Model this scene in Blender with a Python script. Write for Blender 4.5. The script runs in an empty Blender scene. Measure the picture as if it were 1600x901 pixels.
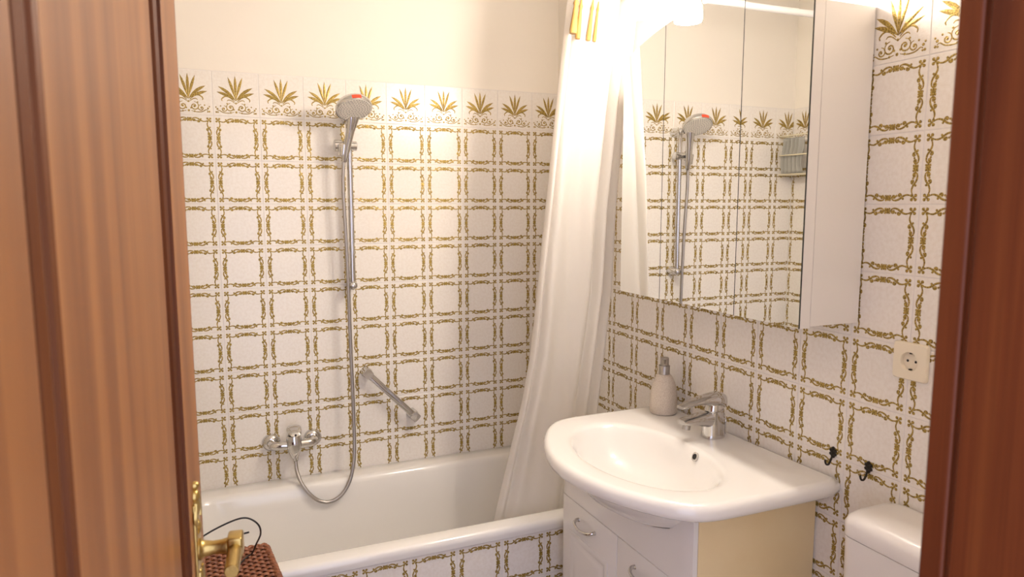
import bpy, bmesh, math, random
from mathutils import Vector, Matrix
random.seed(7)
PI = math.pi
sc = bpy.context.scene
COL = sc.collection

# ------------------------------------------------------------------ camera, world, exposure
ZF = 1.86                       # height of the band-tile lower edge above the floor
P = 0.152                       # tile pitch
XR, XL = 1.3365, -0.262         # right and left wall faces
YA = -0.712                     # tub panel face
CEIL = 2.53
cam_d = bpy.data.cameras.new('camera'); cam = bpy.data.objects.new('camera', cam_d); COL.objects.link(cam)
cam_d.sensor_width = 36.0; cam_d.lens = 24.895; cam_d.clip_start = 0.02
_y, _p = 0.40702, -0.1188
_f = Vector((math.sin(_y)*math.cos(_p), math.cos(_y)*math.cos(_p), math.sin(_p)))
_r = Vector((math.cos(_y), -math.sin(_y), 0)); _u = _r.cross(_f)
CM = Matrix((( _r.x, _u.x, -_f.x, 0), (_r.y, _u.y, -_f.y, 0), (_r.z, _u.z, -_f.z, 0), (0, 0, 0, 1)))
cam.matrix_world = Matrix.Translation((-0.0417, -2.7122, ZF-0.3029)) @ CM
cam_d.dof.use_dof = True; cam_d.dof.focus_distance = 2.3; cam_d.dof.aperture_fstop = 6.3
sc.camera = cam
w = bpy.data.worlds.new('daylight'); sc.world = w; w.use_nodes = True
w.node_tree.nodes['Background'].inputs[0].default_value = (0.76, 0.78, 1.0, 1)
w.node_tree.nodes['Background'].inputs[1].default_value = 1.7
sc.view_settings.view_transform = 'Standard'; sc.view_settings.look = 'None'
sc.view_settings.exposure = 0.58; sc.view_settings.gamma = 1.0; sc.view_settings.use_curve_mapping = False
LAMP = 150.0                    # radiance of the vanity lamp glass
LAMP_COL = (1.0, 0.89, 0.78)

# ------------------------------------------------------------------ materials
def mat(name, col, rough=.5, metal=0., bump=None, var=None, coat=0., trans=0., emit=None, spec=None):
    m = bpy.data.materials.new(name); m.use_nodes = True
    nt = m.node_tree; b = nt.nodes['Principled BSDF']
    b.inputs['Base Color'].default_value = (*col, 1); b.inputs['Roughness'].default_value = rough
    b.inputs['Metallic'].default_value = metal; b.inputs['Coat Weight'].default_value = coat
    b.inputs['Coat Roughness'].default_value = .08
    if spec is not None: b.inputs['Specular IOR Level'].default_value = spec
    if emit: b.inputs['Emission Color'].default_value = (*emit[0], 1); b.inputs['Emission Strength'].default_value = emit[1]
    geo = nt.nodes.new('ShaderNodeNewGeometry')
    if var:          # (second colour, noise scale, lo, hi)
        n = nt.nodes.new('ShaderNodeTexNoise'); n.inputs['Scale'].default_value = var[1]; n.inputs['Detail'].default_value = 5
        nt.links.new(geo.outputs['Position'], n.inputs['Vector'])
        r = nt.nodes.new('ShaderNodeValToRGB'); r.color_ramp.elements[0].position = var[2]; r.color_ramp.elements[1].position = var[3]
        r.color_ramp.elements[0].color = (*var[0], 1); r.color_ramp.elements[1].color = (*col, 1)
        nt.links.new(n.outputs['Fac'], r.inputs['Fac']); nt.links.new(r.outputs['Color'], b.inputs['Base Color'])
    if bump:         # (scale, strength)
        n = nt.nodes.new('ShaderNodeTexNoise'); n.inputs['Scale'].default_value = bump[0]; n.inputs['Detail'].default_value = 2
        nt.links.new(geo.outputs['Position'], n.inputs['Vector'])
        bm_ = nt.nodes.new('ShaderNodeBump'); bm_.inputs['Strength'].default_value = bump[1]; bm_.inputs['Distance'].default_value = .002
        nt.links.new(n.outputs['Fac'], bm_.inputs['Height']); nt.links.new(bm_.outputs['Normal'], b.inputs['Normal'])
    return m

def wood(name, c1, c2, c3, rough=.40, scale=1., spec=.4):
    m = bpy.data.materials.new(name); m.use_nodes = True; nt = m.node_tree; b = nt.nodes['Principled BSDF']
    tc = nt.nodes.new('ShaderNodeTexCoord'); mp = nt.nodes.new('ShaderNodeMapping')
    mp.inputs['Scale'].default_value = (26*scale, 26*scale, .7*scale)
    nt.links.new(tc.outputs['Object'], mp.inputs['Vector'])
    n = nt.nodes.new('ShaderNodeTexNoise'); n.inputs['Scale'].default_value = 1.; n.inputs['Detail'].default_value = 4; n.inputs['Distortion'].default_value = .5
    nt.links.new(mp.outputs['Vector'], n.inputs['Vector'])
    r = nt.nodes.new('ShaderNodeValToRGB'); e = r.color_ramp.elements
    e[0].position = .3; e[0].color = (*c1, 1); e[1].position = .72; e[1].color = (*c3, 1)
    k = e.new(.5); k.color = (*c2, 1)
    nt.links.new(n.outputs['Fac'], r.inputs['Fac'])
    mp2 = nt.nodes.new('ShaderNodeMapping'); mp2.inputs['Scale'].default_value = (320, 320, 5); nt.links.new(tc.outputs['Object'], mp2.inputs['Vector'])
    n2 = nt.nodes.new('ShaderNodeTexNoise'); n2.inputs['Scale'].default_value = 1.; n2.inputs['Detail'].default_value = 2
    nt.links.new(mp2.outputs['Vector'], n2.inputs['Vector'])
    mr = nt.nodes.new('ShaderNodeMapRange'); mr.inputs['To Min'].default_value = .78; mr.inputs['To Max'].default_value = 1.2
    nt.links.new(n2.outputs['Fac'], mr.inputs['Value'])
    mx = nt.nodes.new('ShaderNodeMix'); mx.data_type = 'RGBA'; mx.blend_type = 'MULTIPLY'; mx.inputs['Factor'].default_value = 1
    nt.links.new(r.outputs['Color'], mx.inputs[6]); nt.links.new(mr.outputs['Result'], mx.inputs[7])
    nt.links.new(mx.outputs[2], b.inputs['Base Color'])
    b.inputs['Roughness'].default_value = rough; b.inputs['Specular IOR Level'].default_value = spec
    return m

M_TILE = mat('tile_glaze', (.86, .815, .755), .20, bump=(330, .14), var=((.82, .765, .695), 110, .36, .60))
M_GOLD = mat('tile_gold_relief', (.52, .37, .09), .34, metal=.45, bump=(500, .2), var=((.21, .135, .024), 330, .42, .60))
M_GROUT = mat('grout', (.76, .72, .68), .85)
M_PLASTER = mat('cream_plaster', (.86, .80, .71), .75, bump=(60, .12))
M_CEIL = mat('white_ceiling', (.88, .86, .82), .8)
M_FLOOR = mat('floor_tile', (.45, .36, .28), .4, var=((.38, .30, .23), 30, .4, .6))
M_CERAMIC = mat('white_ceramic', (.88, .855, .82), .12, coat=.5)
M_ENAMEL = mat('white_enamel', (.86, .835, .795), .16, coat=.5)
M_CHROME = mat('chrome', (.62, .61, .60), .09, metal=1.)
M_STEEL = mat('brushed_steel', (.44, .41, .38), .36, metal=1.)
M_DARKCH = mat('dark_hole', (.02, .018, .016), .5)
M_BRASS = mat('brass', (.52, .37, .13), .28, metal=1., bump=(220, .12))
M_MIRROR = mat('mirror_glass', (.93, .94, .925), .0, metal=1.)
M_GEDGE = mat('dark_glass_edge', (.03, .035, .03), .4)
M_WHITE = mat('white_lacquer', (.83, .79, .75), .25, coat=.2)
M_FOIL = mat('white_foil_front', (.82, .79, .76), .2, coat=.35)
M_CREAM = mat('cream_laminate', (.89, .72, .43), .4, var=((.87, .69, .40), 8, .4, .6))
M_SOCKET = mat('ivory_plastic', (.86, .77, .60), .3)
M_PLASTIC = mat('white_plastic', (.80, .76, .73), .28, coat=.2)
M_STONE = mat('beige_sandstone', (.70, .615, .52), .7, bump=(700, .5), var=((.58, .49, .40), 420, .40, .52))
M_NOZZLE = mat('nozzle_grey', (.76, .71, .63), .5, bump=(420, .6))
M_RED = mat('red_tab', (.75, .08, .03), .35)
M_IRON = mat('black_iron', (.035, .028, .022), .45, metal=.6)
M_WICK = mat('brown_wicker', (.30, .105, .042), .45, var=((.17, .05, .02), 60, .35, .65))
M_WICKD = mat('dark_wicker_core', (.055, .018, .009), .7)
M_CORD = mat('black_cord', (.012, .010, .010), .5)
M_GREY = mat('grey_cloth', (.40, .39, .35), .9, bump=(300, .4))
M_WIRE = mat('cream_coated_wire', (.80, .72, .52), .35)
M_TASSEL = mat('gold_thread', (.42, .24, .06), .6, bump=(600, .6))
M_DOOR = wood('sapele_veneer', (.19, .062, .015), (.27, .098, .024), (.34, .135, .036), spec=.28)
M_MOULD = wood('dark_sapele', (.075, .020, .007), (.11, .032, .010), (.16, .052, .014), .45, spec=.12)
M_JAMB = wood('red_sapele', (.085, .017, .005), (.145, .034, .009), (.215, .062, .015), .42, spec=.3)
M_GLASS = mat('lit_frosted_glass', (.95, .93, .9), .4, emit=(LAMP_COL, LAMP))
M_CURT = bpy.data.materials.new('white_curtain_fabric'); M_CURT.use_nodes = True
nt = M_CURT.node_tree; b = nt.nodes['Principled BSDF']; b.inputs['Base Color'].default_value = (.87, .84, .80, 1); b.inputs['Roughness'].default_value = .7
tr = nt.nodes.new('ShaderNodeBsdfTranslucent'); tr.inputs['Color'].default_value = (.93, .90, .86, 1)
mx = nt.nodes.new('ShaderNodeMixShader'); mx.inputs[0].default_value = .6
nt.links.new(b.outputs[0], mx.inputs[1]); nt.links.new(tr.outputs[0], mx.inputs[2]); nt.links.new(mx.outputs[0], nt.nodes['Material Output'].inputs['Surface'])

# ------------------------------------------------------------------ helpers
MW = {}                                     # object -> world matrix of the frame its mesh is written in
def finish(name, bm, mats, smooth=None):
    bmesh.ops.recalc_face_normals(bm, faces=bm.faces)
    me = bpy.data.meshes.new(name); bm.to_mesh(me); bm.free()
    for m in (mats if isinstance(mats, (list, tuple)) else [mats]): me.materials.append(m)
    if smooth is not None:
        me.polygons.foreach_set('use_smooth', [True]*len(me.polygons)); me.set_sharp_from_angle(angle=math.radians(smooth))
    return me
def tag(o, label=None, cat=None, group=None, kind=None):
    if label: o['label'] = label
    if cat: o['category'] = cat
    if group: o['group'] = group
    if kind: o['kind'] = kind
    return o
def thing(name, label, cat, loc, rz=0., kind=None, group=None):
    o = bpy.data.objects.new(name, None); COL.objects.link(o); o.empty_display_size = .05
    o.location = loc; o.rotation_euler = (0, 0, rz)
    MW[o] = Matrix.Translation(loc) @ Matrix.Rotation(rz, 4, 'Z')
    return tag(o, label, cat, group, kind)
def part(name, bm, m, parent, smooth=40, world=True, label=None):
    """bm in world coordinates (or in the parent's frame with world=False)"""
    if world: bm.transform(MW[parent].inverted())
    o = bpy.data.objects.new(name, finish(name, bm, m, smooth)); COL.objects.link(o); o.parent = parent
    MW[o] = MW[parent]
    if label: o['label'] = label
    return o
def solo(name, bm, m, loc, label=None, cat=None, smooth=40, kind=None, group=None):
    bm.transform(Matrix.Translation(loc).inverted())
    o = bpy.data.objects.new(name, finish(name, bm, m, smooth)); COL.objects.link(o); o.location = loc
    MW[o] = Matrix.Translation(loc)
    return tag(o, label, cat, group, kind)
def box(bm, x0, x1, y0, y1, z0, z1, mi=0, bev=0.):
    t = bmesh.new() if bev else bm
    v = [t.verts.new((x, y, z)) for x in (x0, x1) for y in (y0, y1) for z in (z0, z1)]
    for f in ((0, 1, 3, 2), (4, 6, 7, 5), (0, 4, 5, 1), (2, 3, 7, 6), (0, 2, 6, 4), (1, 5, 7, 3)):
        t.faces.new([v[i] for i in f]).material_index = mi
    if bev:
        bmesh.ops.recalc_face_normals(t, faces=t.faces)
        bmesh.ops.bevel(t, geom=t.edges[:], offset=bev, segments=3, affect='EDGES', profile=.5)
        for f in t.faces: f.material_index = mi
        me = bpy.data.meshes.new('tmp'); t.to_mesh(me); t.free(); bm.from_mesh(me); bpy.data.meshes.remove(me)
    return bm
def B(*a, **k): return box(bmesh.new(), *a, **k)
def loft(bm, rings, cap0=True, cap1=True, closed=True, mi=0):
    R = [[bm.verts.new(p) for p in r] for r in rings]
    n = len(R[0])
    for a, c in zip(R, R[1:]):
        for i in range(n if closed else n-1):
            j = (i+1) % n
            try: bm.faces.new((a[i], a[j], c[j], c[i])).material_index = mi
            except ValueError: pass
    if cap0: bm.faces.new(R[0][::-1]).material_index = mi
    if cap1: bm.faces.new(R[-1]).material_index = mi
    return bm
def ring(c, u, v, a, b_, n=24, e=2.):
    c, u, v = Vector(c), Vector(u), Vector(v); out = []
    for i in range(n):
        t = 2*PI*i/n; ct, st = math.cos(t), math.sin(t)
        out.append(c + u*(a*math.copysign(abs(ct)**(2/e), ct)) + v*(b_*math.copysign(abs(st)**(2/e), st)))
    return out
def frames(pts):
    pts = [Vector(p) for p in pts]; T = []
    for i in range(len(pts)):
        T.append((pts[min(i+1, len(pts)-1)]-pts[max(i-1, 0)]).normalized())
    u = T[0].orthogonal().normalized(); out = []
    for t in T:
        u = (u - t*u.dot(t)).normalized(); out.append((u, t.cross(u)))
    return pts, out
def tube(bm, pts, r, n=12, mi=0):
    pts, fr = frames(pts)
    rr = r if isinstance(r, (list, tuple)) else [r]*len(pts)
    return loft(bm, [ring(p, u, v, q, q, n) for p, (u, v), q in zip(pts, fr, rr)], mi=mi)
def T_(*a, **k): return tube(bmesh.new(), *a, **k)
def lathe(bm, c, axis, prof, n=28, mi=0):
    """prof: (distance along axis, radius)"""
    c, ax = Vector(c), Vector(axis).normalized(); u = ax.orthogonal().normalized(); v = ax.cross(u)
    return loft(bm, [ring(c+ax*d, u, v, max(r, 1e-4), max(r, 1e-4), n) for d, r in prof], mi=mi)
def L_(*a, **k): return lathe(bmesh.new(), *a, **k)
def spline(pts, k=8):
    pts = [Vector(p) for p in pts]; out = []
    for i in range(len(pts)-1):
        p0, p1, p2, p3 = pts[max(i-1, 0)], pts[i], pts[i+1], pts[min(i+2, len(pts)-1)]
        for j in range(k):
            t = j/k
            out.append(.5*((2*p1)+(p2-p0)*t+(2*p0-5*p1+4*p2-p3)*t*t+(3*p1-p0-3*p2+p3)*t**3))
    return out+[pts[-1]]
def lerp(tab, x):
    for (a, va), (c, vc) in zip(tab, tab[1:]):
        if x <= c or (c, vc) == tab[-1]:
            t = max(0, min(1, (x-a)/(c-a))); t2 = t*t*(3-2*t) if False else t
            return va+(vc-va)*t2
# ------------------------------------------------------------------ decorated wall tiles
H0 = .0005                                  # relief height of the gold print
def ribbon(bm, pts, wd, taper=True):
    n = len(pts); row = []
    for i, (x, y) in enumerate(pts):
        a, c = pts[max(i-1, 0)], pts[min(i+1, n-1)]
        dx, dy = c[0]-a[0], c[1]-a[1]; l = math.hypot(dx, dy) or 1
        s = wd*.57*((.45+.55*math.sin(PI*(i+.5)/n)) if taper else 1)
        nx, ny = -dy/l*s, dx/l*s
        row.append([bm.verts.new(((x+nx)*P, (y+ny)*P, 0)), bm.verts.new((x*P, y*P, H0)), bm.verts.new(((x-nx)*P, (y-ny)*P, 0))])
    for a, c in zip(row, row[1:]):
        for k in (0, 1):
            f = bm.faces.new((a[k], a[k+1], c[k+1], c[k])); f.material_index = 1
def dot(bm, x, y, r, n=6):
    c = bm.verts.new((x*P, y*P, H0*1.3)); vs = [bm.verts.new(((x+r*math.cos(2*PI*i/n))*P, (y+r*math.sin(2*PI*i/n))*P, 0)) for i in range(n)]
    for i in range(n): bm.faces.new((c, vs[i], vs[(i+1) % n])).material_index = 1
def sp(cx, cy, r0, r1, a0, a1, n=10):
    return [(cx+(r0+(r1-r0)*i/n)*math.cos(a0+(a1-a0)*i/n), cy+(r0+(r1-r0)*i/n)*math.sin(a0+(a1-a0)*i/n)) for i in range(n+1)]
def sm(pts, k=3): return [(v.x, v.y) for v in spline([(x, y, 0) for x, y in pts], k)]
def body(bm):
    g, d = .0011, .0012
    def rc(i, z): return [Vector((i, i, z)), Vector((P-i, i, z)), Vector((P-i, P-i, z)), Vector((i, P-i, z))]
    loft(bm, [rc(g, -.0016), rc(g, -d*.5), rc(g+.0009, 0)], cap0=False)
def strip_2d():
    """polylines and dots of one border strip, along the lower edge of the tile, y from the edge"""
    L, D = [], []
    for m in (0, 1):
        X = (lambda x: 1-x) if m else (lambda x: x)
        f = lambda pl: [(X(x), y) for x, y in pl]
        L.append((f(sm([(.125, .108), (.165, .130), (.22, .132), (.275, .106), (.32, .074), (.37, .058), (.415, .062), (.44, .082)])), .027))
        L.append((f(sp(.402, .096, .040, .010, -.45*PI, 1.25*PI, 11)), .031))
        L.append((f(sp(.312, .124, .030, .010, 1.05*PI, -.5*PI, 8)), .029))
        D += [(X(.402), .097, .020), (X(.313), .125, .021), (X(.262), .080, .019), (X(.362), .122, .017)]
        L.append((f([(.462, .050), (.478, .092), (.460, .136)]), .034))
    L.append(([(.5, .052), (.5, .134)], .032))
    L.append(([(.448, .093), (.552, .093)], .026))
    return L, D
def make_tile(cut=None, band=False):
    bm = bmesh.new(); body(bm); pr = bmesh.new()
    if not band:
        L, D = strip_2d()
        for q in range(4):
            def tf(x, y):
                x, y = x-.5, y-.5
                for _ in range(q): x, y = -y, x
                return x+.5, y+.5
            for pl, wd in L: ribbon(pr, [tf(*p) for p in pl], wd)
            for x, y, r in D: dot(pr, *tf(x, y), r)
            for dx in (-1, 1):
                for dy in (-1, 1): dot(pr, *tf(.096+.029*dx, .096+.029*dy), .0255, 7)
            ribbon(pr, [tf(.070, .070), tf(.125, .125)], .024); ribbon(pr, [tf(.070, .125), tf(.125, .070)], .024)
    else:
        def leaf(a, ln, wd, x0=.5, y0=.36, bend=0.):
            pts = []
            for i in range(6):
                t = i/5; aa = a+bend*t
                pts.append((x0+math.sin(aa)*ln*t, y0+math.cos(aa)*ln*t))
            n = len(pts); row = []
            for i, (x, y) in enumerate(pts):
                t = i/(n-1); s = wd*max(.04, math.sin(PI*t**1.35)**.9 if t < 1 else .04)
                aa = a+bend*t; row.append([pr.verts.new(((x-math.cos(aa)*s)*P, (y+math.sin(aa)*s)*P, 0)), pr.verts.new((x*P, y*P, H0*1.4)), pr.verts.new(((x+math.cos(aa)*s)*P, (y-math.sin(aa)*s)*P, 0))])
            for p_, q_ in zip(row, row[1:]):
                for k in (0, 1): pr.faces.new((p_[k], p_[k+1], q_[k+1], q_[k])).material_index = 1
        leaf(0, .56, .032)
        for s in (-1, 1):
            leaf(s*.22, .55, .031, bend=s*.07); leaf(s*.62, .48, .036, bend=s*.26); leaf(s*.92, .44, .036, bend=s*.22)
            ribbon(pr, sm([(.5+s*.03, .34), (.5+s*.13, .43), (.5+s*.22, .45), (.5+s*.30, .39), (.5+s*.29, .34)]), .026)
            ribbon(pr, sm([(.5+s*.02, .30), (.5+s*.10, .36), (.5+s*.16, .37), (.5+s*.19, .34)]), .018)
            ribbon(pr, sp(.5+s*.12, .20, .10, .025, PI/2, PI/2-s*2.6*PI, 16), .022)
            ribbon(pr, sp(.5+s*.26, .165, .075, .02, PI/2, PI/2+s*2.2*PI, 14), .02)
            ribbon(pr, sm([(.5+s*.05, .10), (.5+s*.16, .075), (.5+s*.28, .085), (.5+s*.36, .13), (.5+s*.40, .11)]), .018)
            for x, y, r in ((.12, .20, .026), (.26, .165, .022), (.19, .29, .018), (.33, .23, .018), (.40, .16, .024), (.425, .09, .022), (.39, .085, .018), (.05, .16, .02), (.43, .20, .018), (.12, .085, .02)):
                dot(pr, .5+s*x, y, r)
        dot(pr, .5, .10, .026); dot(pr, .5, .30, .022)
    bmesh.ops.translate(pr, verts=pr.verts, vec=(0, 0, .00012))
    me = bpy.data.meshes.new('tmp'); pr.to_mesh(me); pr.free(); bm.from_mesh(me); bpy.data.meshes.remove(me)
    if cut:
        x0, x1, y0, y1 = cut
        for co, no in (((x0, 0, 0), (-1, 0, 0)), ((x1, 0, 0), (1, 0, 0)), ((0, y0, 0), (0, -1, 0)), ((0, y1, 0), (0, 1, 0))):
            bmesh.ops.bisect_plane(bm, geom=bm.verts[:]+bm.edges[:]+bm.faces[:], plane_co=co, plane_no=no, clear_outer=True)
    for f in bm.faces:
        if f.normal.z < 0: f.normal_flip()
    me = bpy.data.meshes.new('tile'); bm.to_mesh(me); bm.free()
    me.materials.append(M_TILE); me.materials.append(M_GOLD)
    return me
TILES = {}
def tile_mesh(cut, band):
    k = (cut and tuple(round(c, 4) for c in cut), band)
    if k not in TILES: TILES[k] = make_tile(cut, band)
    return TILES[k]
def lay(parent, frame, i0, i1, rows, off, lo, hi, zlo, ztop=None):
    """tiles on a plane; local x along the wall from `off`, rows counted down from the band; cut at lo/hi/zlo"""
    for j in rows:
        for i in range(i0, i1):
            x = off+i*P; z = ZF-(j+1)*P if ztop is None else ztop-(j+1)*P
            cx0, cx1, cy0 = max(0, lo-x), min(P, hi-x), max(0, zlo-z)
            if cx1-cx0 < .012 or P-cy0 < .012: continue
            cut = None if (cx0 == 0 and cx1 == P and cy0 == 0) else (cx0, cx1, cy0, P)
            o = bpy.data.objects.new('tile', tile_mesh(cut, j == -1 and ztop is None)); COL.objects.link(o); o.parent = parent
            jx, jz = random.uniform(-.0003, .0003), random.uniform(-.0003, .0003)
            o.matrix_local = MW[parent].inverted() @ frame @ Matrix.Translation((x+jx, z+jz, 0)) @ Matrix.Rotation(random.uniform(-.0022, .0022), 4, 'X') @ Matrix.Rotation(random.uniform(-.0022, .0022), 4, 'Y')
F_BACK = Matrix(((1, 0, 0, 0), (0, 0, -1, 0), (0, 1, 0, 0), (0, 0, 0, 1)))
F_RIGHT = Matrix(((0, 0, -1, XR), (-1, 0, 0, 0), (0, 1, 0, 0), (0, 0, 0, 1)))
F_LEFT = Matrix(((0, 0, 1, XL), (1, 0, 0, 0), (0, 1, 0, 0), (0, 0, 0, 1)))
F_APRON = Matrix(((1, 0, 0, 0), (0, 0, -1, YA), (0, 1, 0, 0), (0, 0, 0, 1)))
# ------------------------------------------------------------------ the room shell
ZB = ZF+P+.001; G = .0011
def shell(name, bm, mats): return solo(name, bm, mats, (0, 0, 0), kind='structure', smooth=None)
YF0, YF1 = -2.36, -2.25                    # front wall (with the doorway), hall side and room side
RIM = ZF-1.333
bm = B(XL-.1, XR+.1, G, .12, 0, ZB); box(bm, XL-.1, XR+.1, G, .12, ZB, CEIL, 1)
wall_back = shell('wall_back', bm, [M_GROUT, M_PLASTER])
bm = B(XR+G, XR+.12, YF0, .12, 0, ZB); box(bm, XR+G, XR+.12, YF0, .12, ZB, CEIL, 1)
wall_right = shell('wall_right', bm, [M_GROUT, M_PLASTER])
bm = B(XL-.12, XL-G, YF0, .12, 0, ZB); box(bm, XL-.12, XL-G, YF0, .12, ZB, CEIL, 1)
wall_left = shell('wall_left', bm, [M_GROUT, M_PLASTER])
DX0, DX1 = -.20, .655                       # rough opening
bm = B(XL-1.2, DX0, YF0, YF1, 0, CEIL); box(bm, DX1, XR+1., YF0, YF1, 0, CEIL); box(bm, DX0, DX1, YF0, YF1, 2.09, CEIL)
shell('wall_front', bm, M_PLASTER)
shell('floor', B(XL-1.2, XR+1., -4.2, .12, -.1, 0), M_FLOOR)
shell('ceiling', B(XL-.12, XR+.12, YF0, .12, CEIL, CEIL+.1), M_CEIL)
lay(wall_back, F_BACK, -2, 9, range(-1, 9), 0, XL, XR, RIM-.004)
lay(wall_right, F_RIGHT, 0, 15, range(-1, 13), .004, 0, -YF1-.002, 0)
lay(wall_left, F_LEFT, -8, 0, range(-1, 13), 0, -1.3, 0, 0)
tp = thing('tiled_tub_panel', 'low white and gold tiled panel along the front of the bathtub', 'tub panel', (.5, YA+.05, 0))
part('backing', B(XL, XR, YA+G, YA+.06, 0, RIM-.040), M_GROUT, tp, None)
lay(tp, F_APRON, -2, 9, range(0, 4), .026, XL, XR, 0, ztop=RIM-.040)

# door frame (trim): jamb linings and stop, hall casing
JX = .607
def trim(name, bm, smooth=None): return solo(name, bm, M_JAMB, (0, 0, 0), kind='structure', smooth=smooth)
bm = B(JX, DX1+.06, YF1-.025, YF1+.0, 0, 2.06, bev=.003)
box(bm, JX+.006, DX1+.001, YF1-.031, YF1-.024, 0, 2.06)
box(bm, JX, DX1+.001, YF0-.06, YF1-.030, 0, 2.06, bev=.003)
trim('trim_1', bm)
bm = B(JX+.003, DX1+.07, YF0-.08, YF0-.061, 0, 2.12, bev=.003)
bm = trim('trim_2', bm)
HX, HY = -.16, -2.29
trim('trim_3', B(DX0-.001, HX-.012, YF0, YF1, 0, 2.06, bev=.003))
trim('trim_4', B(DX0, DX1, YF0, YF1, 2.055, 2.091, bev=.003))

# ------------------------------------------------------------------ door leaf, opened into the room
door = thing('door_1', None, None, (HX, HY, .008), math.atan2(.735, .0925), kind='structure')
W, DH = .741, 2.03
bx = lambda *a, **k: B(*a, **k)
for x0, x1 in ((0, .115), (W-.115, W)): part('stile', bx(x0, x1, 0, .04, 0, DH, bev=.002), M_DOOR, door, None, False)
for z0, z1 in ((0, .20), (.66, .80), (DH-.115, DH)): part('rail', bx(.1155, W-.1155, 0, .04, z0, z1), M_DOOR, door, None, False)
for z0, z1 in ((.20, .66), (.80, DH-.115)):
    part('panel', bx(.1155+.056, W-.1155-.056, .003, .036, z0+.056, z1-.056), M_DOOR, door, None, False)
    prof = ((0, 0), (.003, .010), (.010, .012), (.015, .004), (.024, .0005), (.033, .003), (.039, .010), (.046, .011), (.050, .004), (.058, .0025), (.0585, .006))
    def rect(d, h): return [Vector((.1155+d, h, z0+d)), Vector((W-.1155-d, h, z0+d)), Vector((W-.1155-d, h, z1-d)), Vector((.1155+d, h, z1-d))]
    part('moulding', loft(bmesh.new(), [rect(d, h) for d, h in prof], False, False), M_MOULD, door, None, False)
hz = 1.044
hd = part('handle_plate', bx(.655, .697, -.0035, .001, hz-.13, hz+.075, bev=.0015), M_BRASS, door, 40, False)
bm = bmesh.new()
for k, (dz, r) in enumerate(((.082, .011), (.098, .0065), (.066, .016), (-.14, .011), (-.155, .0065), (-.122, .016), (.035, .012), (-.04, .012), (-.08, .012))):
    lathe(bm, (.676, 0, hz+dz), (0, -1, 0), ((-.001, r), (.003, r), (.006, r*.7), (.008, r*.2)), 12)
for s in (-1, 1):
    for zc in (.045, -.06): tube(bm, [(.676+s*(.017+.004*math.sin(i*.9)), -.003, hz+zc+i*.006) for i in range(6)], .0035, 6)
part('plate_ornament', bm, M_BRASS, hd, 50, False)
bm = lathe(bmesh.new(), (.676, 0, hz), (0, -1, 0), ((0, .016), (.006, .016), (.008, .013), (.013, .0115), (.022, .010), (.034, .0105), (.040, .012), (.044, .012), (.046, .011)), 24)
part('handle_neck', bm, M_BRASS, hd, 40, False)
part('handle_head', bx(.660, .692, -.064, -.042, hz-.016, hz+.017, bev=.004), M_BRASS, hd, 40, False)
part('lever', L_((.664, -.053, hz-.002), (-1, -.02, .0), ((0, .0105), (.03, .0105), (.056, .0100), (.066, .0098), (.067, .0088)), 20), M_BRASS, hd, 40, False)
for z in (.25, 1.0, 1.8): part('hinge', L_((-.004, -.006, z), (0, 0, 1), ((-.045, .006), (.045, .006)), 10), M_BRASS, door, 40, False)

# ------------------------------------------------------------------ bathtub
def rrect(x0, x1, y0, y1, r, z, n=8):
    out = []
    for cx, cy, a0 in ((x1-r, y1-r, 0), (x0+r, y1-r, PI/2), (x0+r, y0+r, PI), (x1-r, y0+r, 1.5*PI)):
        for i in range(n+1): a = a0+PI/2*i/n; out.append(Vector((cx+r*math.cos(a), cy+r*math.sin(a), z)))
    return out
tx0, tx1, ty0, ty1 = XL+.003, XR-.003, YA-.008, -.002
tub = thing('bathtub', 'white enamel bathtub built in along the tiled back wall', 'bathtub', (.54, -.36, 0))
rs = [rrect(tx0+.01, tx1-.01, ty0+.012, ty1-.004, .012, RIM-.039), rrect(tx0, tx1, ty0+.002, ty1, .012, RIM-.036), rrect(tx0, tx1, ty0, ty1, .012, RIM-.022), rrect(tx0, tx1, ty0+.001, ty1, .012, RIM-.010),
      rrect(tx0+.003, tx1-.003, ty0+.006, ty1-.002, .014, RIM-.003), rrect(tx0+.01, tx1-.01, ty0+.014, ty1-.008, .016, RIM)]
for d, z in ((0, 0), (.008, -.002), (.016, -.010), (.021, -.024), (.030, -.09), (.045, -.20), (.065, -.31), (.09, -.365), (.13, -.392), (.19, -.40)):
    s = -z/.4
    rs.append(rrect(tx0+.085+d+s*.18, tx1-.075-d-s*.04, ty0+.058+d, ty1-.078-d, .10+.02*s, RIM+z))
part('tub_shell', loft(bmesh.new(), rs, False, True), M_ENAMEL, tub, 55)
bm = L_((1.02, -.36, RIM-.3999), (0, 0, 1), ((0, .035), (.003, .035), (.004, .028), (.002, .02)), 20)
part('drain', bm, M_CHROME, tub)
part('support_frame', B(tx0+.25, tx1-.25, ty0+.25, ty1-.25, 0, RIM-.405), M_GROUT, tub, None)

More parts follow.
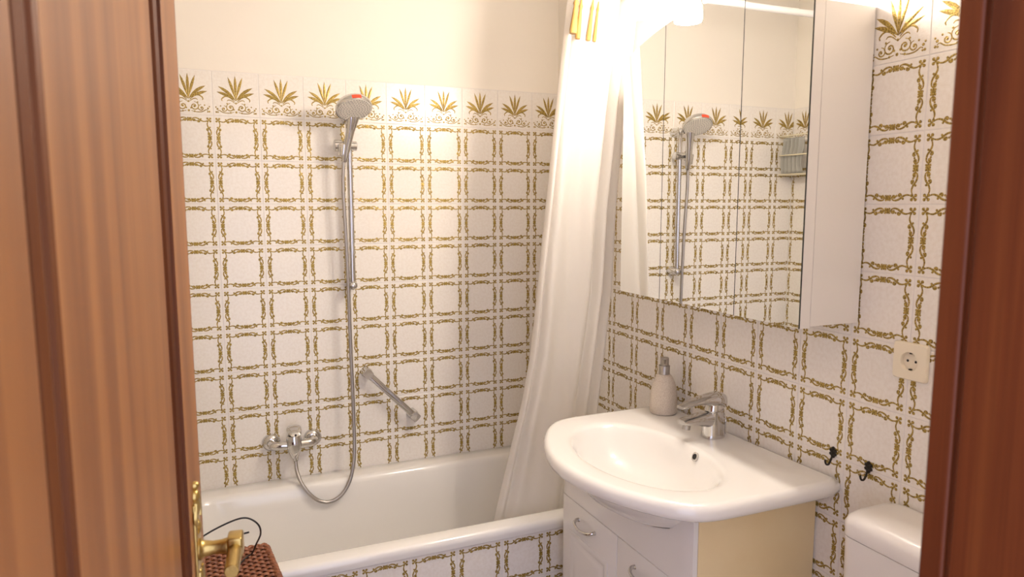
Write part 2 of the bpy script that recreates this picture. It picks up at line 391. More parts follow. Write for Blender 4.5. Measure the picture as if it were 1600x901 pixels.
# ------------------------------------------------------------------ bath mixer
Z = lambda z: ZF+z
mx_ = thing('bath_mixer', 'chrome single lever bath mixer on the tiles above the tub', 'mixer tap', (.22, 0, Z(-1.19)))
for x in (.146, .296): part('rosette', L_((x, -.0005, Z(-1.188)), (0, -1, 0), ((0, .033), (.006, .033), (.014, .029), (.020, .021), (.022, .014)), 32), M_CHROME, mx_)
for x, s in ((.146, 1), (.296, -1)):
    part('inlet_arm', T_(spline([(x, -.012, Z(-1.188)), (x, -.036, Z(-1.188)), (x+s*.012, -.056, Z(-1.188)), (x+s*.05, -.062, Z(-1.188)), (x+s*.07, -.062, Z(-1.188))], 6), .0165, 18), M_CHROME, mx_)
vx = Vector((1, 0, 0)); vy = Vector((0, 1, 0)); vz = Vector((0, 0, 1))
bm = bmesh.new()
loft(bm, [ring((.221, -.064, Z(z)), vx, vy, a, c, 24, 2.4) for z, a, c in ((-1.236, .012, .014), (-1.226, .017, .021), (-1.205, .025, .031), (-1.185, .028, .034), (-1.165, .027, .032), (-1.150, .024, .028))])
part('mixer_body', bm, M_CHROME, mx_)
lv = part('mixer_lever', loft(bmesh.new(), [ring((.221, y, Z(z)), vx, Vector((0, .5, 1)).normalized(), a, c, 20, 2.6) for y, z, a, c in ((-.052, -1.150, .020, .014), (-.064, -1.136, .0255, .020), (-.080, -1.126, .027, .018), (-.100, -1.124, .025, .012), (-.122, -1.128, .0215, .009), (-.130, -1.131, .016, .006))]), M_CHROME, mx_)
part('lever_dot', L_((.221, -.1305, Z(-1.131)), (0, -1, 0), ((0, .004), (.003, .004)), 10), M_DARKCH, lv)
part('hose_outlet', L_((.224, -.066, Z(-1.225)), (.05, 0, -1), ((0, .013), (.006, .013), (.008, .0105), (.022, .0105), (.024, .008)), 18), M_CHROME, mx_)

# ------------------------------------------------------------------ shower rail, hand shower, hose
rl = thing('shower_rail', 'slim vertical chrome shower rail with slider on the tiled back wall', 'shower rail', (.455, -.05, Z(-.62)))
part('rail', T_([(.455, -.052, Z(-.62)), (.455, -.052, Z(.02))], .0105, 20), M_CHROME, rl)
for z in (-.606, .012):
    part('bracket', L_((.455, -.001, Z(z)), (0, -1, 0), ((0, .019), (.004, .0195), (.045, .0165), (.058, .0165), (.066, .013), (.0695, .006), (.07, .001)), 24), M_CHROME, rl)
sl = part('slider', L_((.400, -.053, Z(-.092)), (1, 0, 0), ((0, .017), (.002, .021), (.026, .021), (.03, .016), (.052, .0175), (.080, .0175), (.082, .015)), 24), M_CHROME, rl)
part('slider_cradle', L_((.428, -.088, Z(-.108)), (.1, -.22, 1), ((-.022, .013), (-.02, .0155), (.018, .018), (.022, .016)), 20), M_CHROME, sl)
# hand shower: handle axis from the cradle to the head
hs = thing('hand_shower', 'round grey faced hand shower with chrome handle hanging on the rail', 'hand shower', (.428, -.085, Z(-.13)))
pa, pb = Vector((.430, -.081, Z(-.150))), Vector((.456, -.128, Z(-.004)))
ax = (pb-pa).normalized(); sd = Vector((1, .12, 0)).normalized(); sd = (sd-ax*sd.dot(ax)).normalized(); up_ = ax.cross(sd)
part('grip', loft(bmesh.new(), [ring(pa.lerp(pb, t), sd, up_, a, c, 20, 2.3) for t, a, c in ((0, .0095, .0095), (.1, .0115, .0115), (.35, .0135, .013), (.7, .0150, .013), (.95, .0200, .014), (1.14, .026, .012))]), M_CHROME, hs)
hn = Vector((.10, -.50, -.86)).normalized()        # direction in which the spray face looks
hc = Vector((.452, -.172, Z(.030)))
hu = Vector((1, 0, 0)); hu = (hu-hn*hu.dot(hn)).normalized()
hd_ = part('shower_head', lathe(bmesh.new(), hc, hn, ((-.032, .012), (-.028, .036), (-.020, .054), (-.006, .0635), (.005, .065), (.0085, .0635), (.0087, .059)), 40), M_CHROME, hs)
part('spray_face', lathe(bmesh.new(), hc, hn, ((.0065, .060), (.0095, .059), (.0105, .044), (.011, .001)), 40), M_NOZZLE, hd_)
bm = bmesh.new(); hv = hn.cross(hu)
for rr, n in ((.008, 6), (.018, 12), (.028, 18), (.038, 24), (.047, 30), (.055, 36)):
    for i in range(n):
        a = 2*PI*i/n; lathe(bm, hc+hu*rr*math.cos(a)+hv*rr*math.sin(a)+hn*.0095, hn, ((0, .0022), (.0032, .0014)), 5)
o = part('nozzles', bm, mat('nozzle_tip', (.36, .33, .29), .6), hd_); o['kind'] = 'stuff'
tdir = (hv if hv.z > 0 else -hv)
bm = bmesh.new(); n = 9
loft(bm, [[hc+tdir*(r*math.cos(a))+hu*(r*math.sin(a))+hn*q for (r, q) in ((.0640, -.006), (.0668, -.005), (.0668, .007), (.0630, .0075))] for a in [(-.25+.5*i/n) for i in range(n+1)]])
part('red_tab', bm, M_RED, hd_, label='red tab on the rim of the shower head')
hp = spline([(.224, -.067, Z(-1.248)), (.226, -.080, Z(-1.283)), (.236, -.100, Z(-1.319)), (.262, -.117, Z(-1.362)), (.294, -.122, Z(-1.393)), (.328, -.124, Z(-1.404)), (.362, -.122, Z(-1.397)), (.392, -.117, Z(-1.373)), (.416, -.110, Z(-1.332)), (.430, -.101, Z(-1.280)), (.437, -.091, Z(-1.223)),
             (.440, -.075, Z(-1.078)), (.437, -.067, Z(-.80)), (.435, -.068, Z(-.60)), (.430, -.070, Z(-.40)), (.425, -.074, Z(-.25)), (.4275, -.079, Z(-.165)), (.430, -.081, Z(-.150))], 50)
q = []; acc = 0
for a, c in zip(hp, hp[1:]): q.append((acc, a)); acc += (c-a).length
q.append((acc, hp[-1])); N = int(acc/.0016); pts = []; k = 0
for i in range(N+1):
    s = acc*i/N
    while k < len(q)-2 and q[k+1][0] < s: k += 1
    t = (s-q[k][0])/max(1e-9, q[k+1][0]-q[k][0]); pts.append(q[k][1].lerp(q[k+1][1], min(1, t)))
solo('shower_hose', T_(pts, [.0074 if i % 2 else .0061 for i in range(N+1)], 10), M_STEEL, (.224, -.067, Z(-1.25)), 'ribbed metal shower hose looping from the mixer up to the hand shower', 'hose', smooth=80)

# ------------------------------------------------------------------ grab bar
gb = thing('grab_bar', 'flat diagonal chrome grab bar on the tiles over the tub', 'grab bar', (.58, 0, Z(-1.05)))
ga, gc = Vector((.505, -.045, Z(-.952))), Vector((.688, -.045, Z(-1.142)))
gd = (gc-ga).normalized(); gn = Vector((0, -1, 0)); gw = gd.cross(gn)
part('bar', loft(bmesh.new(), [ring(ga+gd*t+gn*(.004*math.sin(PI*t/.264)), gw, gn, .0125, .006, 16, 3.2) for t in [i*.264/12 for i in range(13)]]), M_CHROME, gb)
for p_, s in ((ga, 1), (gc, -1)):
    e0 = Vector((p_.x, -.001, p_.z))
    mt = part('mount', loft(bmesh.new(), [ring(e0+gn*d, gd, gw, a, c, 24, 5) for d, a, c in ((0, .020, .020), (.004, .020, .020), (.010, .017, .017), (.036, .0165, .0165), (.050, .0175, .0175), (.054, .016, .016))]), M_CHROME, gb)
# ------------------------------------------------------------------ curtain rod and curtain
RY, RZ = -.66, Z(.385)
rod = thing('curtain_rod', 'white round curtain rod spanning the tub from wall to wall', 'curtain rod', (.54, RY, RZ))
part('pole', T_([(XL+.001, RY, RZ), (XR-.001, RY, RZ)], .0125, 20), M_PLASTIC, rod)
for x, s in ((XL, 1), (XR, -1)): part('flange', L_((x+s*.0005, RY, RZ), (s, 0, 0), ((0, .030), (.005, .030), (.012, .020), (.022, .017)), 24), M_PLASTIC, rod)
LFT = ((-1.52, .785), (-1.36, .815), (-1.10, .872), (-.96, .905), (-.80, .930), (-.475, .957), (-.16, .986), (.20, 1.024), (.36, 1.042))
RGT = ((-1.52, 1.17), (-1.36, 1.18), (-.97, 1.205), (-.60, 1.238), (-.33, 1.242), (.0, 1.262), (.24, 1.290), (.36, 1.300))
def cpt(u, v):                              # u across 0..1, v height 0 (bottom) .. 1 (top)
    z = -1.52+v*1.88
    xl, xr = lerp(LFT, z), lerp(RGT, z)
    x = xl+(xr-xl)*(u+.02*math.sin(2*PI*(u*1.7+.3))*(1-.5*v))
    am = .010+.010*v
    ph = 2*PI*(5.2*u+.55*math.sin(5.5*u+.7))+.8*math.sin(2.6*v+u*3)
    y = RY+.012+.075*(1-v)**1.3 + am*math.sin(ph)*(.75+.4*math.sin(7.3*u+2)) + .010*(1-v)*math.sin(2*PI*1.6*u+4*v+1) + .0022*math.sin(31*u+9*v)*math.sin(17*v+5*u)
    x += .006*math.cos(ph)*v*min(1, u*12, (1-u)*12)
    return Vector((x, y, Z(z)))
NU, NV = 180, 90
bm = bmesh.new(); gr = [[bm.verts.new(cpt(i/NU, j/NV)) for i in range(NU+1)] for j in range(NV+1)]
for j in range(NV):
    for i in range(NU): bm.faces.new((gr[j][i], gr[j][i+1], gr[j+1][i+1], gr[j+1][i]))
cur = thing('shower_curtain', 'white fabric shower curtain gathered at the right end of the tub', 'curtain', (1.1, RY, Z(-1.52)))
cl = part('curtain_cloth', bm, M_CURT, cur, 80)
md = cl.modifiers.new('thickness', 'SOLIDIFY'); md.thickness = .0012
def tassel(u, v, h, wd):
    p0, p1 = cpt(u, v), cpt(u, v-h/1.88); off = Vector((0, -.004-wd, 0))
    bm = bmesh.new(); pts = [p0.lerp(p1, t)+off for t in (0, .12, .2, .28, .6, .9, 1)]
    tube(bm, pts, [wd*.35, wd*.55, wd*.95, wd*.7, wd*1.0, wd*1.25, wd*1.1], 12)
    part('tassel', bm, M_TASSEL, cur, 50, label='gold tassel trim')
for u, v, h, wd in ((.05, .990, .115, .010), (.19, .99, .125, .0075), (.315, .99, .125, .0065), (.415, .99, .125, .005)): tassel(u, v, h, wd)
for k in range(8):
    p_ = cpt(k/7*.97+.015, 1.)
    part('ring', T_([Vector((p_.x, RY+.019*math.cos(a), RZ-.004+.021*math.sin(a))) for a in [2*PI*i/16 for i in range(17)]], .0018, 6), M_PLASTIC, cur)

# ------------------------------------------------------------------ mirror cabinet
XM, CY0, CY1, CZ0 = 1.157, -1.544, -.789, Z(-.578)
arch = lambda y: Z(.205-.075*((y+1.1665)/.3775)**2)
mc = thing('mirror_cabinet', 'white wall cabinet with three mirror doors and arched top above the basin', 'mirror cabinet', (1.25, -1.1665, CZ0))
def archbox(x0, x1, y0, y1, z0, dz=0, n=14):
    bm = bmesh.new()
    def sec(x): return [Vector((x, y0, z0)), Vector((x, y1, z0))]+[Vector((x, y1+(y0-y1)*i/n, arch(y1+(y0-y1)*i/n)+dz)) for i in range(n+1)]
    return loft(bm, [sec(x0), sec(x1)])
part('carcass', archbox(XM+.030, XR-.003, CY0+.001, CY1-.001, CZ0+.003, -.004), M_WHITE, mc, 30)
for y0, y1, a, xo, th in ((-1.0045, CY1, .015, XM+.0068, .022), (-1.3295, -1.0065, .019, XM+.0036, .026), (CY0, -1.3315, .0115, XM-.0026, .0325)):
    bm = archbox(XM+.0045, XM+th, y0+(.004 if y0 > CY0 else 0), y1-.002, CZ0, -.0005)
    Rm = Matrix.Translation((xo, y1, 0)) @ Matrix.Rotation(-a, 4, 'Z') @ Matrix.Translation((-XM, -y1, 0))
    bm.transform(Rm)
    d = part('mirror_door', bm, M_WHITE, mc, 30)
    bm = archbox(XM, XM+.0042, y0+.0003, y1-.0003, CZ0+.0003, 0)
    bm.normal_update()
    for f in bm.faces: f.material_index = 0 if abs(f.normal.x) > .9 else 1
    bm.transform(Rm); part('mirror_pane', bm, [M_MIRROR, M_GEDGE], d, None)

# ------------------------------------------------------------------ vanity light on the cabinet top
vl = thing('vanity_light', 'glowing glass lamp bar above the mirror cabinet', 'lamp', (1.2, -1.1665, Z(.21)))
part('light_bar', B(1.108, 1.132, -1.42, -.93, Z(.262), Z(.284), bev=.004), M_CHROME, vl)
for y in (-1.10, -1.235): part('stay', T_([(1.12, y, Z(.272)), (1.20, y, Z(.262)), (1.23, y, Z(.195))], .006, 10), M_CHROME, vl)
for y in (-1.0, -1.333):
    part('shade', L_((1.085, y, Z(.205)), (0, 0, 1), ((0, .030), (.002, .0375), (.012, .040), (.055, .037), (.072, .030), (.078, .018)), 28), M_GLASS, vl)
    part('lamp_holder', L_((1.085, y, Z(.283)), (0, 0, 1), ((0, .020), (.016, .018), (.020, .008)), 20), M_CHROME, vl)
    part('holder_arm', T_([(1.085, y, Z(.296)), (1.12, y, Z(.280))], .006, 8), M_CHROME, vl)

# ------------------------------------------------------------------ washbasin
ZR = Z(-.96); BC = (1.02, -1.17)
poly = []
for s in (1, -1):
    half = [(XR-.002, .36), (1.2, .362), (1.05, .362), (.975, .360), (.935, .353), (.905, .338), (.878, .314), (.855, .285), (.832, .250), (.810, .21), (.790, .165), (.774, .115), (.762, .06), (.757, 0)]
    if s == 1: poly += half
    else: poly += [(x, -y) for x, y in reversed(half[:-1])]
def by_angle(pl, n=96):
    out = []; m = len(pl)
    for i in range(n):
        a = 2*PI*i/n+.0123; d = (math.cos(a), math.sin(a)); best = None
        for k in range(m):
            (x1, y1), (x2, y2) = pl[k], pl[(k+1) % m]
            x1 -= BC[0]; x2 -= BC[0]; ex, ey = x2-x1, y2-y1
            den = d[0]*ey-d[1]*ex
            if abs(den) < 1e-12: continue
            t = (x1*ey-y1*ex)/den; u = (x1*d[1]-y1*d[0])/den
            if t > 0 and -1e-6 <= u <= 1+1e-6 and (best is None or t > best): best = t
        out.append((d[0]*best, d[1]*best))
    return out
OUT = by_angle(poly)
def oring(ins, z):
    r = []
    for x, y in OUT:
        l = math.hypot(x, y); s = (l-ins)/l
        r.append(Vector((min(BC[0]+x*s, XR-.002), BC[1]+y*s, z)))
    return r
bowl = [(.995+.157*math.cos(a), (.258 if True else 0)*math.sin(a)*(1+.05*math.cos(a))) for a in [2*PI*i/64 for i in range(64)]]
IN = by_angle(bowl)
def bring(s, z, cx=0.): return [Vector((BC[0]+x*s+(1-s)*-.01+cx, BC[1]+y*s-.002, z)) for x, y in IN]
wb = thing('washbasin', 'white ceramic washbasin with bowed front on the vanity cabinet', 'washbasin', (1.05, -1.17, Z(-1.03)))
rs = [bring(.3, ZR-.150), bring(.62, ZR-.142), bring(.86, ZR-.115), bring(1.02, ZR-.075), bring(1.10, ZR-.052), oring(.030, ZR-.043), oring(.012, ZR-.041), oring(.003, ZR-.035), oring(0, ZR-.024), oring(.001, ZR-.014), oring(.006, ZR-.005), oring(.014, ZR-.0005), oring(.022, ZR+.0005),
      bring(1.10, ZR-.001), bring(1.055, ZR-.002), bring(1.02, ZR-.005), bring(.985, ZR-.013), bring(.94, ZR-.030), bring(.87, ZR-.058), bring(.76, ZR-.088), bring(.58, ZR-.112), bring(.36, ZR-.124), bring(.14, ZR-.128)]
part('basin_shell', loft(bmesh.new(), rs), M_CERAMIC, wb, 60)
# overflow ring on the rear slope of the bowl
oc = Vector((1.1425, -1.215, ZR-.0205)); on = Vector((-.90, .06, .43)).normalized()
ov = part('overflow_ring', L_(oc, on, ((-.004, .0125), (.002, .0125), (.0035, .010), (.003, .0082), (.000, .008)), 24), M_CHROME, wb)
part('overflow_hole', L_(oc, on, ((-.003, .008), (.0006, .008)), 20), M_DARKCH, ov)
part('drain', L_((1.005, -1.172, ZR-.1285), (0, 0, 1), ((0, .024), (.003, .023), (.004, .016), (.008, .015), (.009, .001)), 24), M_CHROME, wb)

# ------------------------------------------------------------------ basin tap
fy = -1.143
ft = thing('basin_tap', 'chrome single lever basin tap at the back of the washbasin', 'tap', (1.258, fy, ZR))
bm = bmesh.new()
loft(bm, [ring((x, fy, ZR+z), Vector((1, 0, k)).normalized(), vy, a, c, 28, 2.2) for x, z, a, c, k in ((1.2580, .0006, .034, .030, 0), (1.2580, .004, .034, .030, 0), (1.2575, .010, .0325, .029, 0), (1.2575, .035, .031, .027, 0), (1.2590, .060, .0305, .0255, .1), (1.2600, .076, .029, .0245, .2), (1.2600, .078, .026, .022, .2), (1.2600, .081, .026, .022, .2), (1.2600, .083, .029, .0245, .2), (1.262, .100, .026, .022, .25))])
part('tap_body', bm, M_CHROME, ft)
bm = bmesh.new()
sp_ = [(1.280, .048, .024, .028), (1.250, .052, .0235, .0255), (1.228, .0545, .023, .0215), (1.205, .0555, .0225, .017), (1.180, .0555, .0215, .0125), (1.158, .055, .0205, .0095), (1.148, .0545, .018, .006)]
loft(bm, [ring((x, fy, ZR+z), vy, Vector((.12, 0, 1)).normalized(), a, c, 24, 2.8) for x, z, a, c in sp_])
part('spout', bm, M_CHROME, ft)
part('aerator', L_((1.166, fy, ZR+.044), (-.15, 0, -1), ((0, .0115), (.012, .0112), (.013, .008)), 20), M_STEEL, ft)
bm = bmesh.new()
lv_ = [(1.295, .096, .014, .012), (1.286, .102, .0225, .021), (1.268, .106, .025, .0235), (1.245, .109, .024, .018), (1.215, .110, .022, .011), (1.185, .1065, .021, .0075), (1.160, .101, .0195, .006), (1.143, .0965, .016, .004)]
loft(bm, [ring((x, fy, ZR+z), vy, Vector((.1, 0, 1)).normalized(), a, c, 24, 2.6) for x, z, a, c in lv_])
part('tap_lever', bm, M_CHROME, ft)
part('pop_up_knob', T_([(1.302, fy, ZR+.0005), (1.302, fy, ZR+.035), (1.302, fy, ZR+.038), (1.302, fy, ZR+.046)], [.0025, .0025, .0055, .0045], 12), M_CHROME, ft)

# ------------------------------------------------------------------ soap dispenser
sx, sy = 1.266, -.893
sd_ = thing('soap_dispenser', 'beige stone soap dispenser with metal pump beside the tap', 'soap dispenser', (sx, sy, ZR))
part('bottle', L_((sx, sy, ZR+.0006), (0, 0, 1), ((0, .040), (.002, .0425), (.006, .0432), (.030, .0435), (.060, .0420), (.085, .0380), (.104, .0318), (.116, .0258), (.1225, .0205), (.1245, .016)), 40), M_STONE, sd_)
part('collar', L_((sx, sy, ZR+.124), (0, 0, 1), ((0, .0172), (.0275, .0172), (.029, .016)), 28), M_STEEL, sd_)
pm = part('pump_head', L_((sx, sy, ZR+.152), (0, 0, 1), ((0, .012), (.0015, .0135), (.024, .0135), (.0255, .012)), 24), M_STEEL, sd_)
part('pump_nozzle', T_([(sx, sy, ZR+.168), (sx-.008, sy-.012, ZR+.168), (sx-.018, sy-.026, ZR+.166), (sx-.020, sy-.029, ZR+.162)], [.006, .006, .0048, .004], 12), M_STEEL, pm)

# ------------------------------------------------------------------ vanity cabinet
VX, VY0, VY1, VT = .966, -1.452, -.815, ZR-.044
va = thing('vanity_cabinet', 'white fronted vanity cabinet with cream side under the washbasin', 'cabinet', (1.15, -1.13, 0))
for y0, y1 in ((VY0, VY0+.016), (VY1-.016, VY1)): part('side_panel', B(VX+.006, XR-.004, y0, y1, 0, VT, bev=.001), M_CREAM, va, None, label='cream laminate side panel')
part('base_panel', B(VX+.03, XR-.004, VY0+.017, VY1-.017, .08, .096), M_CREAM, va, None)
part('back_panel', B(XR-.012, XR-.004, VY0+.017, VY1-.017, .097, VT-.2), M_CREAM, va, None)
part('plinth', B(VX+.05, VX+.064, VY0+.017, VY1-.017, 0, .079), M_WHITE, va, None)
zs = Z(-1.204)
def under(y):                               # lower surface of the bowl where the front panel passes below it
    s_ = math.hypot(.075/.182, (y-BC[1])/.258); tab = ((.0, -.158), (.3, -.156), (.62, -.148), (.86, -.123), (1.02, -.084), (1.10, -.060), (1.12, -.044))
    return ZR+lerp(tab, s_)
bm = bmesh.new(); secs = []
for i in range(61):
    y = VY0-.0005+(VY1-VY0+.001)*i/60; t = min(VT, under(y)); e = .005*(1-min(1, i/3))**2+.005*(1-min(1, (60-i)/3))**2
    secs.append([Vector((VX-.014+e, y, zs+.002)), Vector((VX+.004, y, zs+.002)), Vector((VX+.004, y, t)), Vector((VX-.014+e, y, t))])
part('false_front', loft(bm, secs), M_FOIL, va, 30)
ym = -1.133
for y0, y1, hy in ((VY0-.0005, ym-.0012, -1.27), (ym+.0012, VY1+.0005, -.965)):
    d = part('cabinet_door', B(VX-.014, VX+.004, y0, y1, .085, zs-.001, bev=.003), M_FOIL, va, 40)
    i0 = .045
    prof = ((0, .0), (0, .002), (.006, .0035), (.014, .003), (.020, .0005), (.026, .0006), (.034, .0035), (.05, .004))
    def rc(dd, h): return [Vector((VX-.0141-h, y0+i0+dd, .085+i0+dd)), Vector((VX-.0141-h, y1-i0-dd, .085+i0+dd)), Vector((VX-.0141-h, y1-i0-dd, zs-i0-dd)), Vector((VX-.0141-h, y0+i0+dd, zs-i0-dd))]
    # handle sits above the panel field, near the upper edge
    part('raised_panel', loft(bmesh.new(), [[Vector((p_.x, p_.y, min(p_.z, zs-.10-dd) if p_.z > .5*zs else p_.z)) for p_ in rc(dd, h)] for dd, h in prof], False, True), M_FOIL, d, 30)
    hz_ = zs-.046; wdt = .048
    path = spline([(VX-.013, hy-wdt, hz_), (VX-.024, hy-wdt, hz_), (VX-.036, hy-wdt*.75, hz_-.004), (VX-.041, hy, hz_-.008), (VX-.036, hy+wdt*.75, hz_-.004), (VX-.024, hy+wdt, hz_), (VX-.013, hy+wdt, hz_)], 6)
    n_ = len(path)
    part('handle', T_(path, [.0045+.0025*abs(2*i/(n_-1)-1)**3 for i in range(n_)], 12), M_CHROME, d)

# ------------------------------------------------------------------ wall socket
so = thing('wall_socket', 'square ivory wall socket on the tiles right of the mirror cabinet', 'socket', (XR, -1.684, Z(-.638)))
syc, szc = -1.684, Z(-.638)
def sq(h, x, e=9): return ring((x, syc, szc), vy, vz, h, h, 40, e)
part('cover_plate', loft(bmesh.new(), [sq(.0405, XR-.001, 14), sq(.0405, XR-.006, 14), sq(.0385, XR-.0095, 12), sq(.030, XR-.0105, 4), sq(.0208, XR-.0105, 2), sq(.0200, XR-.0095, 2), sq(.0195, XR-.0005, 2)], False, False), M_SOCKET, so, 40)
ins = part('socket_well', L_((XR-.0004, syc, szc), (-1, 0, 0), ((0, .0195), (.0008, .0195)), 32), M_SOCKET, so)
for dy in (-.0095, .0095): part('pin_hole', L_((XR-.0012, syc+dy, szc), (-1, 0, 0), ((0, .0028), (.0005, .0028)), 12), M_DARKCH, ins)
for s in (-1, 1): part('earth_clip', B(XR-.007, XR-.001, syc-.0025, syc+.0025, szc+s*.0175-.0012, szc+s*.0175+.0012), M_IRON, ins, None)

# ------------------------------------------------------------------ two iron hooks
for hy, hz_, lab in ((-1.493, Z(-.912), 'small ornate black wall hook close to the basin corner'), (-1.594, Z(-.914), 'small ornate black wall hook above the toilet cistern')):
    hk = thing('wall_hook', lab, 'hook', (XR, hy, hz_), group='iron hooks on the right wall')
    bm = bmesh.new()
    for dy, dz, r in ((0, .010, .0075), (-.006, .014, .0045), (.006, .014, .0045), (0, .019, .0045), (-.006, .005, .0045), (.006, .005, .0045), (0, 0, .0055)):
        lathe(bm, (XR-.0005, hy+dy, hz_+dz), (-1, 0, 0), ((0, r), (.003, r*.9), (.005, r*.3)), 10)
    part('rosette', bm, M_IRON, hk)
    part('hook', T_(spline([(XR-.003, hy, hz_+.002), (XR-.008, hy, hz_-.010), (XR-.014, hy, hz_-.019), (XR-.022, hy, hz_-.018), (XR-.026, hy, hz_-.010), (XR-.025, hy, hz_-.006)], 5), .0024, 8), M_IRON, hk)

# ------------------------------------------------------------------ toilet with cistern
tl = thing('toilet', 'white toilet with plastic cistern at the right wall, partly hidden by the dark door jamb', 'toilet', (1.0, -1.86, 0))
tzt = Z(-.952); ty_0, ty_1 = -2.065, -1.655
def tb(x0, x1, y0, y1, z, r): return rrect(x0, x1, y0, y1, r, z, 6)
part('tank', loft(bmesh.new(), [tb(1.196, XR-.003, ty_0+.012, ty_1-.012, tzt-.42, .03), tb(1.186, XR-.003, ty_0+.004, ty_1-.004, tzt-.40, .03), tb(1.180, XR-.003, ty_0+.002, ty_1-.002, tzt-.0535, .03)]), M_PLASTIC, tl, 50)
part('tank_lid', loft(bmesh.new(), [tb(1.180, XR-.003, ty_0, ty_1, tzt-.052, .032), tb(1.178, XR-.003, ty_0, ty_1, tzt-.025, .032), tb(1.182, XR-.004, ty_0+.004, ty_1-.004, tzt-.012, .034), tb(1.193, XR-.008, ty_0+.014, ty_1-.014, tzt-.003, .034), tb(1.21, XR-.02, ty_0+.03, ty_1-.03, tzt, .03)]), M_PLASTIC, tl, 60)
part('flush_pipe', T_([(1.27, -1.86, tzt-.42), (1.27, -1.86, .33), (1.24, -1.86, .30), (1.19, -1.86, .30)], .022, 14), M_PLASTIC, tl)
def el(cx, a, c, z): return ring((cx, -1.86, z), vx, vy, a, c, 36, 2.3)
part('bowl', loft(bmesh.new(), [el(1.04, .14, .10, 0), el(1.04, .13, .09, .06), el(1.02, .15, .10, .16), el(.985, .20, .15, .28), el(.965, .235, .178, .36), el(.962, .24, .18, .395), el(.962, .21, .15, .395), el(.965, .17, .12, .33), el(.98, .09, .06, .22)]), M_CERAMIC, tl, 60)
part('seat_lid', loft(bmesh.new(), [el(.962, .238, .18, .397), el(.962, .242, .184, .405), el(.962, .242, .184, .425), el(.962, .22, .165, .434)]), M_PLASTIC, tl, 50)

# ------------------------------------------------------------------ wicker hamper with a loose black cord
hb = thing('wicker_hamper', 'reddish brown wicker hamper standing between the door and the tub', 'hamper', (-.09, -.97, 0))
hzt = Z(-1.205)
cs = [(-.235, -.795), (.066, -.800), (.096, -1.13), (-.245, -1.125)]        # lid corners, back-left, back-right, front-right, front-left
def lid(u, v):
    a = Vector(cs[0]).lerp(Vector(cs[1]), u); c = Vector(cs[3]).lerp(Vector(cs[2]), u); return a.lerp(c, v)
bm = bmesh.new()
top = [Vector((x, y, hzt-.012)) for x, y in cs]; bot = [Vector((-.09+(x+.09)*.82, -.965+(y+.965)*.82, .004)) for x, y in cs]
loft(bm, [bot, [t-Vector((0, 0, .05)) for t in top], top]); part('core', bm, M_WICKD, hb, None)
nr, nc = 30, 22
for r in range(nr):                                     # woven rows of the lid
    v = (r+.5)/nr; pts, rad = [], []
    for i in range(nc*6+1):
        u = i/(nc*6); q_ = lid(.02+.96*u, v)
        pts.append(Vector((q_.x, q_.y, hzt-.006+.0042*math.sin(PI*nc*u+PI*r))))
    part('lid_strand', T_(pts, .0043, 6), M_WICK, hb, 60)
for k in range(nc+1):                                   # stakes
    u = .02+.96*k/nc; a, c = lid(u, .0), lid(u, 1.)
    part('lid_stake', T_([(a.x, a.y, hzt-.0065), (c.x, c.y, hzt-.0065)], .0026, 6), M_WICK, hb, 60)
for a, c in ((0, 1), (1, 2), (2, 3), (3, 0)):           # plaited border of the lid
    pa_, pc_ = Vector((*cs[a], hzt-.006)), Vector((*cs[c], hzt-.006)); dr = (pc_-pa_); n_ = int(dr.length/.004); sd2 = dr.normalized().cross(vz)
    bm = bmesh.new()
    for ph in (0, PI):
        tube(bm, [pa_+dr*(i/n_)+sd2*(.0050*math.cos(i*.75+ph))+vz*(.0050*math.sin(i*.75+ph)) for i in range(n_+1)], .0052, 6)
    part('lid_border', bm, M_WICK, hb, 60)
for r in range(38):                                     # woven side rows
    z = .012+r*(hzt-.035-.012)/37; t = (z-.004)/(hzt-.016); lp = [bt.lerp(tp_, t) for bt, tp_ in zip(bot, top)]
    pts = []
    for s in range(4):
        a, c = lp[s], lp[(s+1) % 4]; nn = Vector((c-a)).cross(vz).normalized()*-1
        for i in range(28): pts.append(Vector((*(a.lerp(c, i/28)+nn*(.0045*math.sin(PI*i/2+PI*r))).xy, z)))
    part('side_strand', T_(pts+[pts[0]], .007, 5), M_WICK, hb, 60)
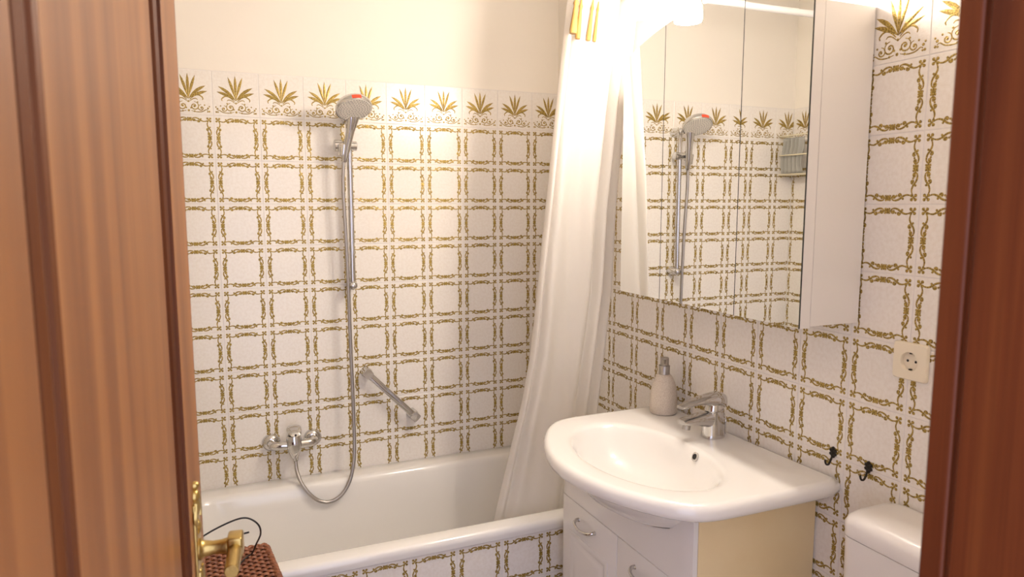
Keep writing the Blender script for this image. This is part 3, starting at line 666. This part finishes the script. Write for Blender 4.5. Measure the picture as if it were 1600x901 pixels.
cp = spline([(-.17, -.98, Z(-1.19)), (-.12, -.985, Z(-1.10)), (-.077, -1.0, Z(-1.063)), (-.021, -1.0, Z(-1.041)), (.014, -1.0, Z(-1.038)), (.039, -1.0, Z(-1.058)), (.045, -.98, Z(-1.092)), (.036, -.93, Z(-1.14)), (.028, -.88, Z(-1.185)), (.015, -.87, hzt+.0075),
             (-.015, -.92, hzt+.0075), (-.028, -.97, Z(-1.18)), (-.030, -.99, Z(-1.13)), (-.024, -1.0, Z(-1.092)), (-.004, -1.0, Z(-1.078)), (.019, -1.0, Z(-1.074))], 10)
solo('black_cord', T_(cp, .0021, 8), M_CORD, (-.17, -.98, hzt+.003), 'thin black cord looping above the wicker hamper', 'cord', smooth=80)

# ------------------------------------------------------------------ wire rack on the left wall, seen in the mirror
rk = thing('wire_rack', 'cream coated wire rack on the left wall, seen in the mirror', 'rack', (XL, -.17, Z(-.16)))
x0, x1, y0, y1 = XL+.004, XL+.105, -.32, -.020
for z in (.015, -.075, -.165):
    part('rail', T_([(x0, y1, Z(z)), (x1-.01, y1, Z(z)), (x1, y1-.01, Z(z)), (x1, y0+.01, Z(z)), (x1-.01, y0, Z(z)), (x0, y0, Z(z))], .0034, 8), M_WIRE, rk)
for y in (-.14, y0+.001): part('upright', T_([(x0, y, Z(.015)), (x0, y, Z(-.165))], .004, 8), M_WIRE, rk)
for k in range(6):
    x = x0+.015+k*.016; part('base_wire', T_([(x, y1, Z(-.165)), (x, y0, Z(-.165))], .002, 6), M_WIRE, rk)
bm = bmesh.new(); rows = []
for j in range(12):
    t = j/11; z = Z(-.158+.165*t)
    rows.append([Vector((x1-.022+.010*math.sin(2*PI*5*i/60+1.6*math.sin(5*t)), y1-.006-.125*i/60, z)) for i in range(61)])
loft(bm, rows, False, False, closed=False)
o = solo('grey_cloth', bm, M_GREY, (x0+.05, -.075, Z(-.158)), 'pleated grey cloth stuffed in the wire rack', 'cloth', smooth=60)
md = o.modifiers.new('thickness', 'SOLIDIFY'); md.thickness = .004
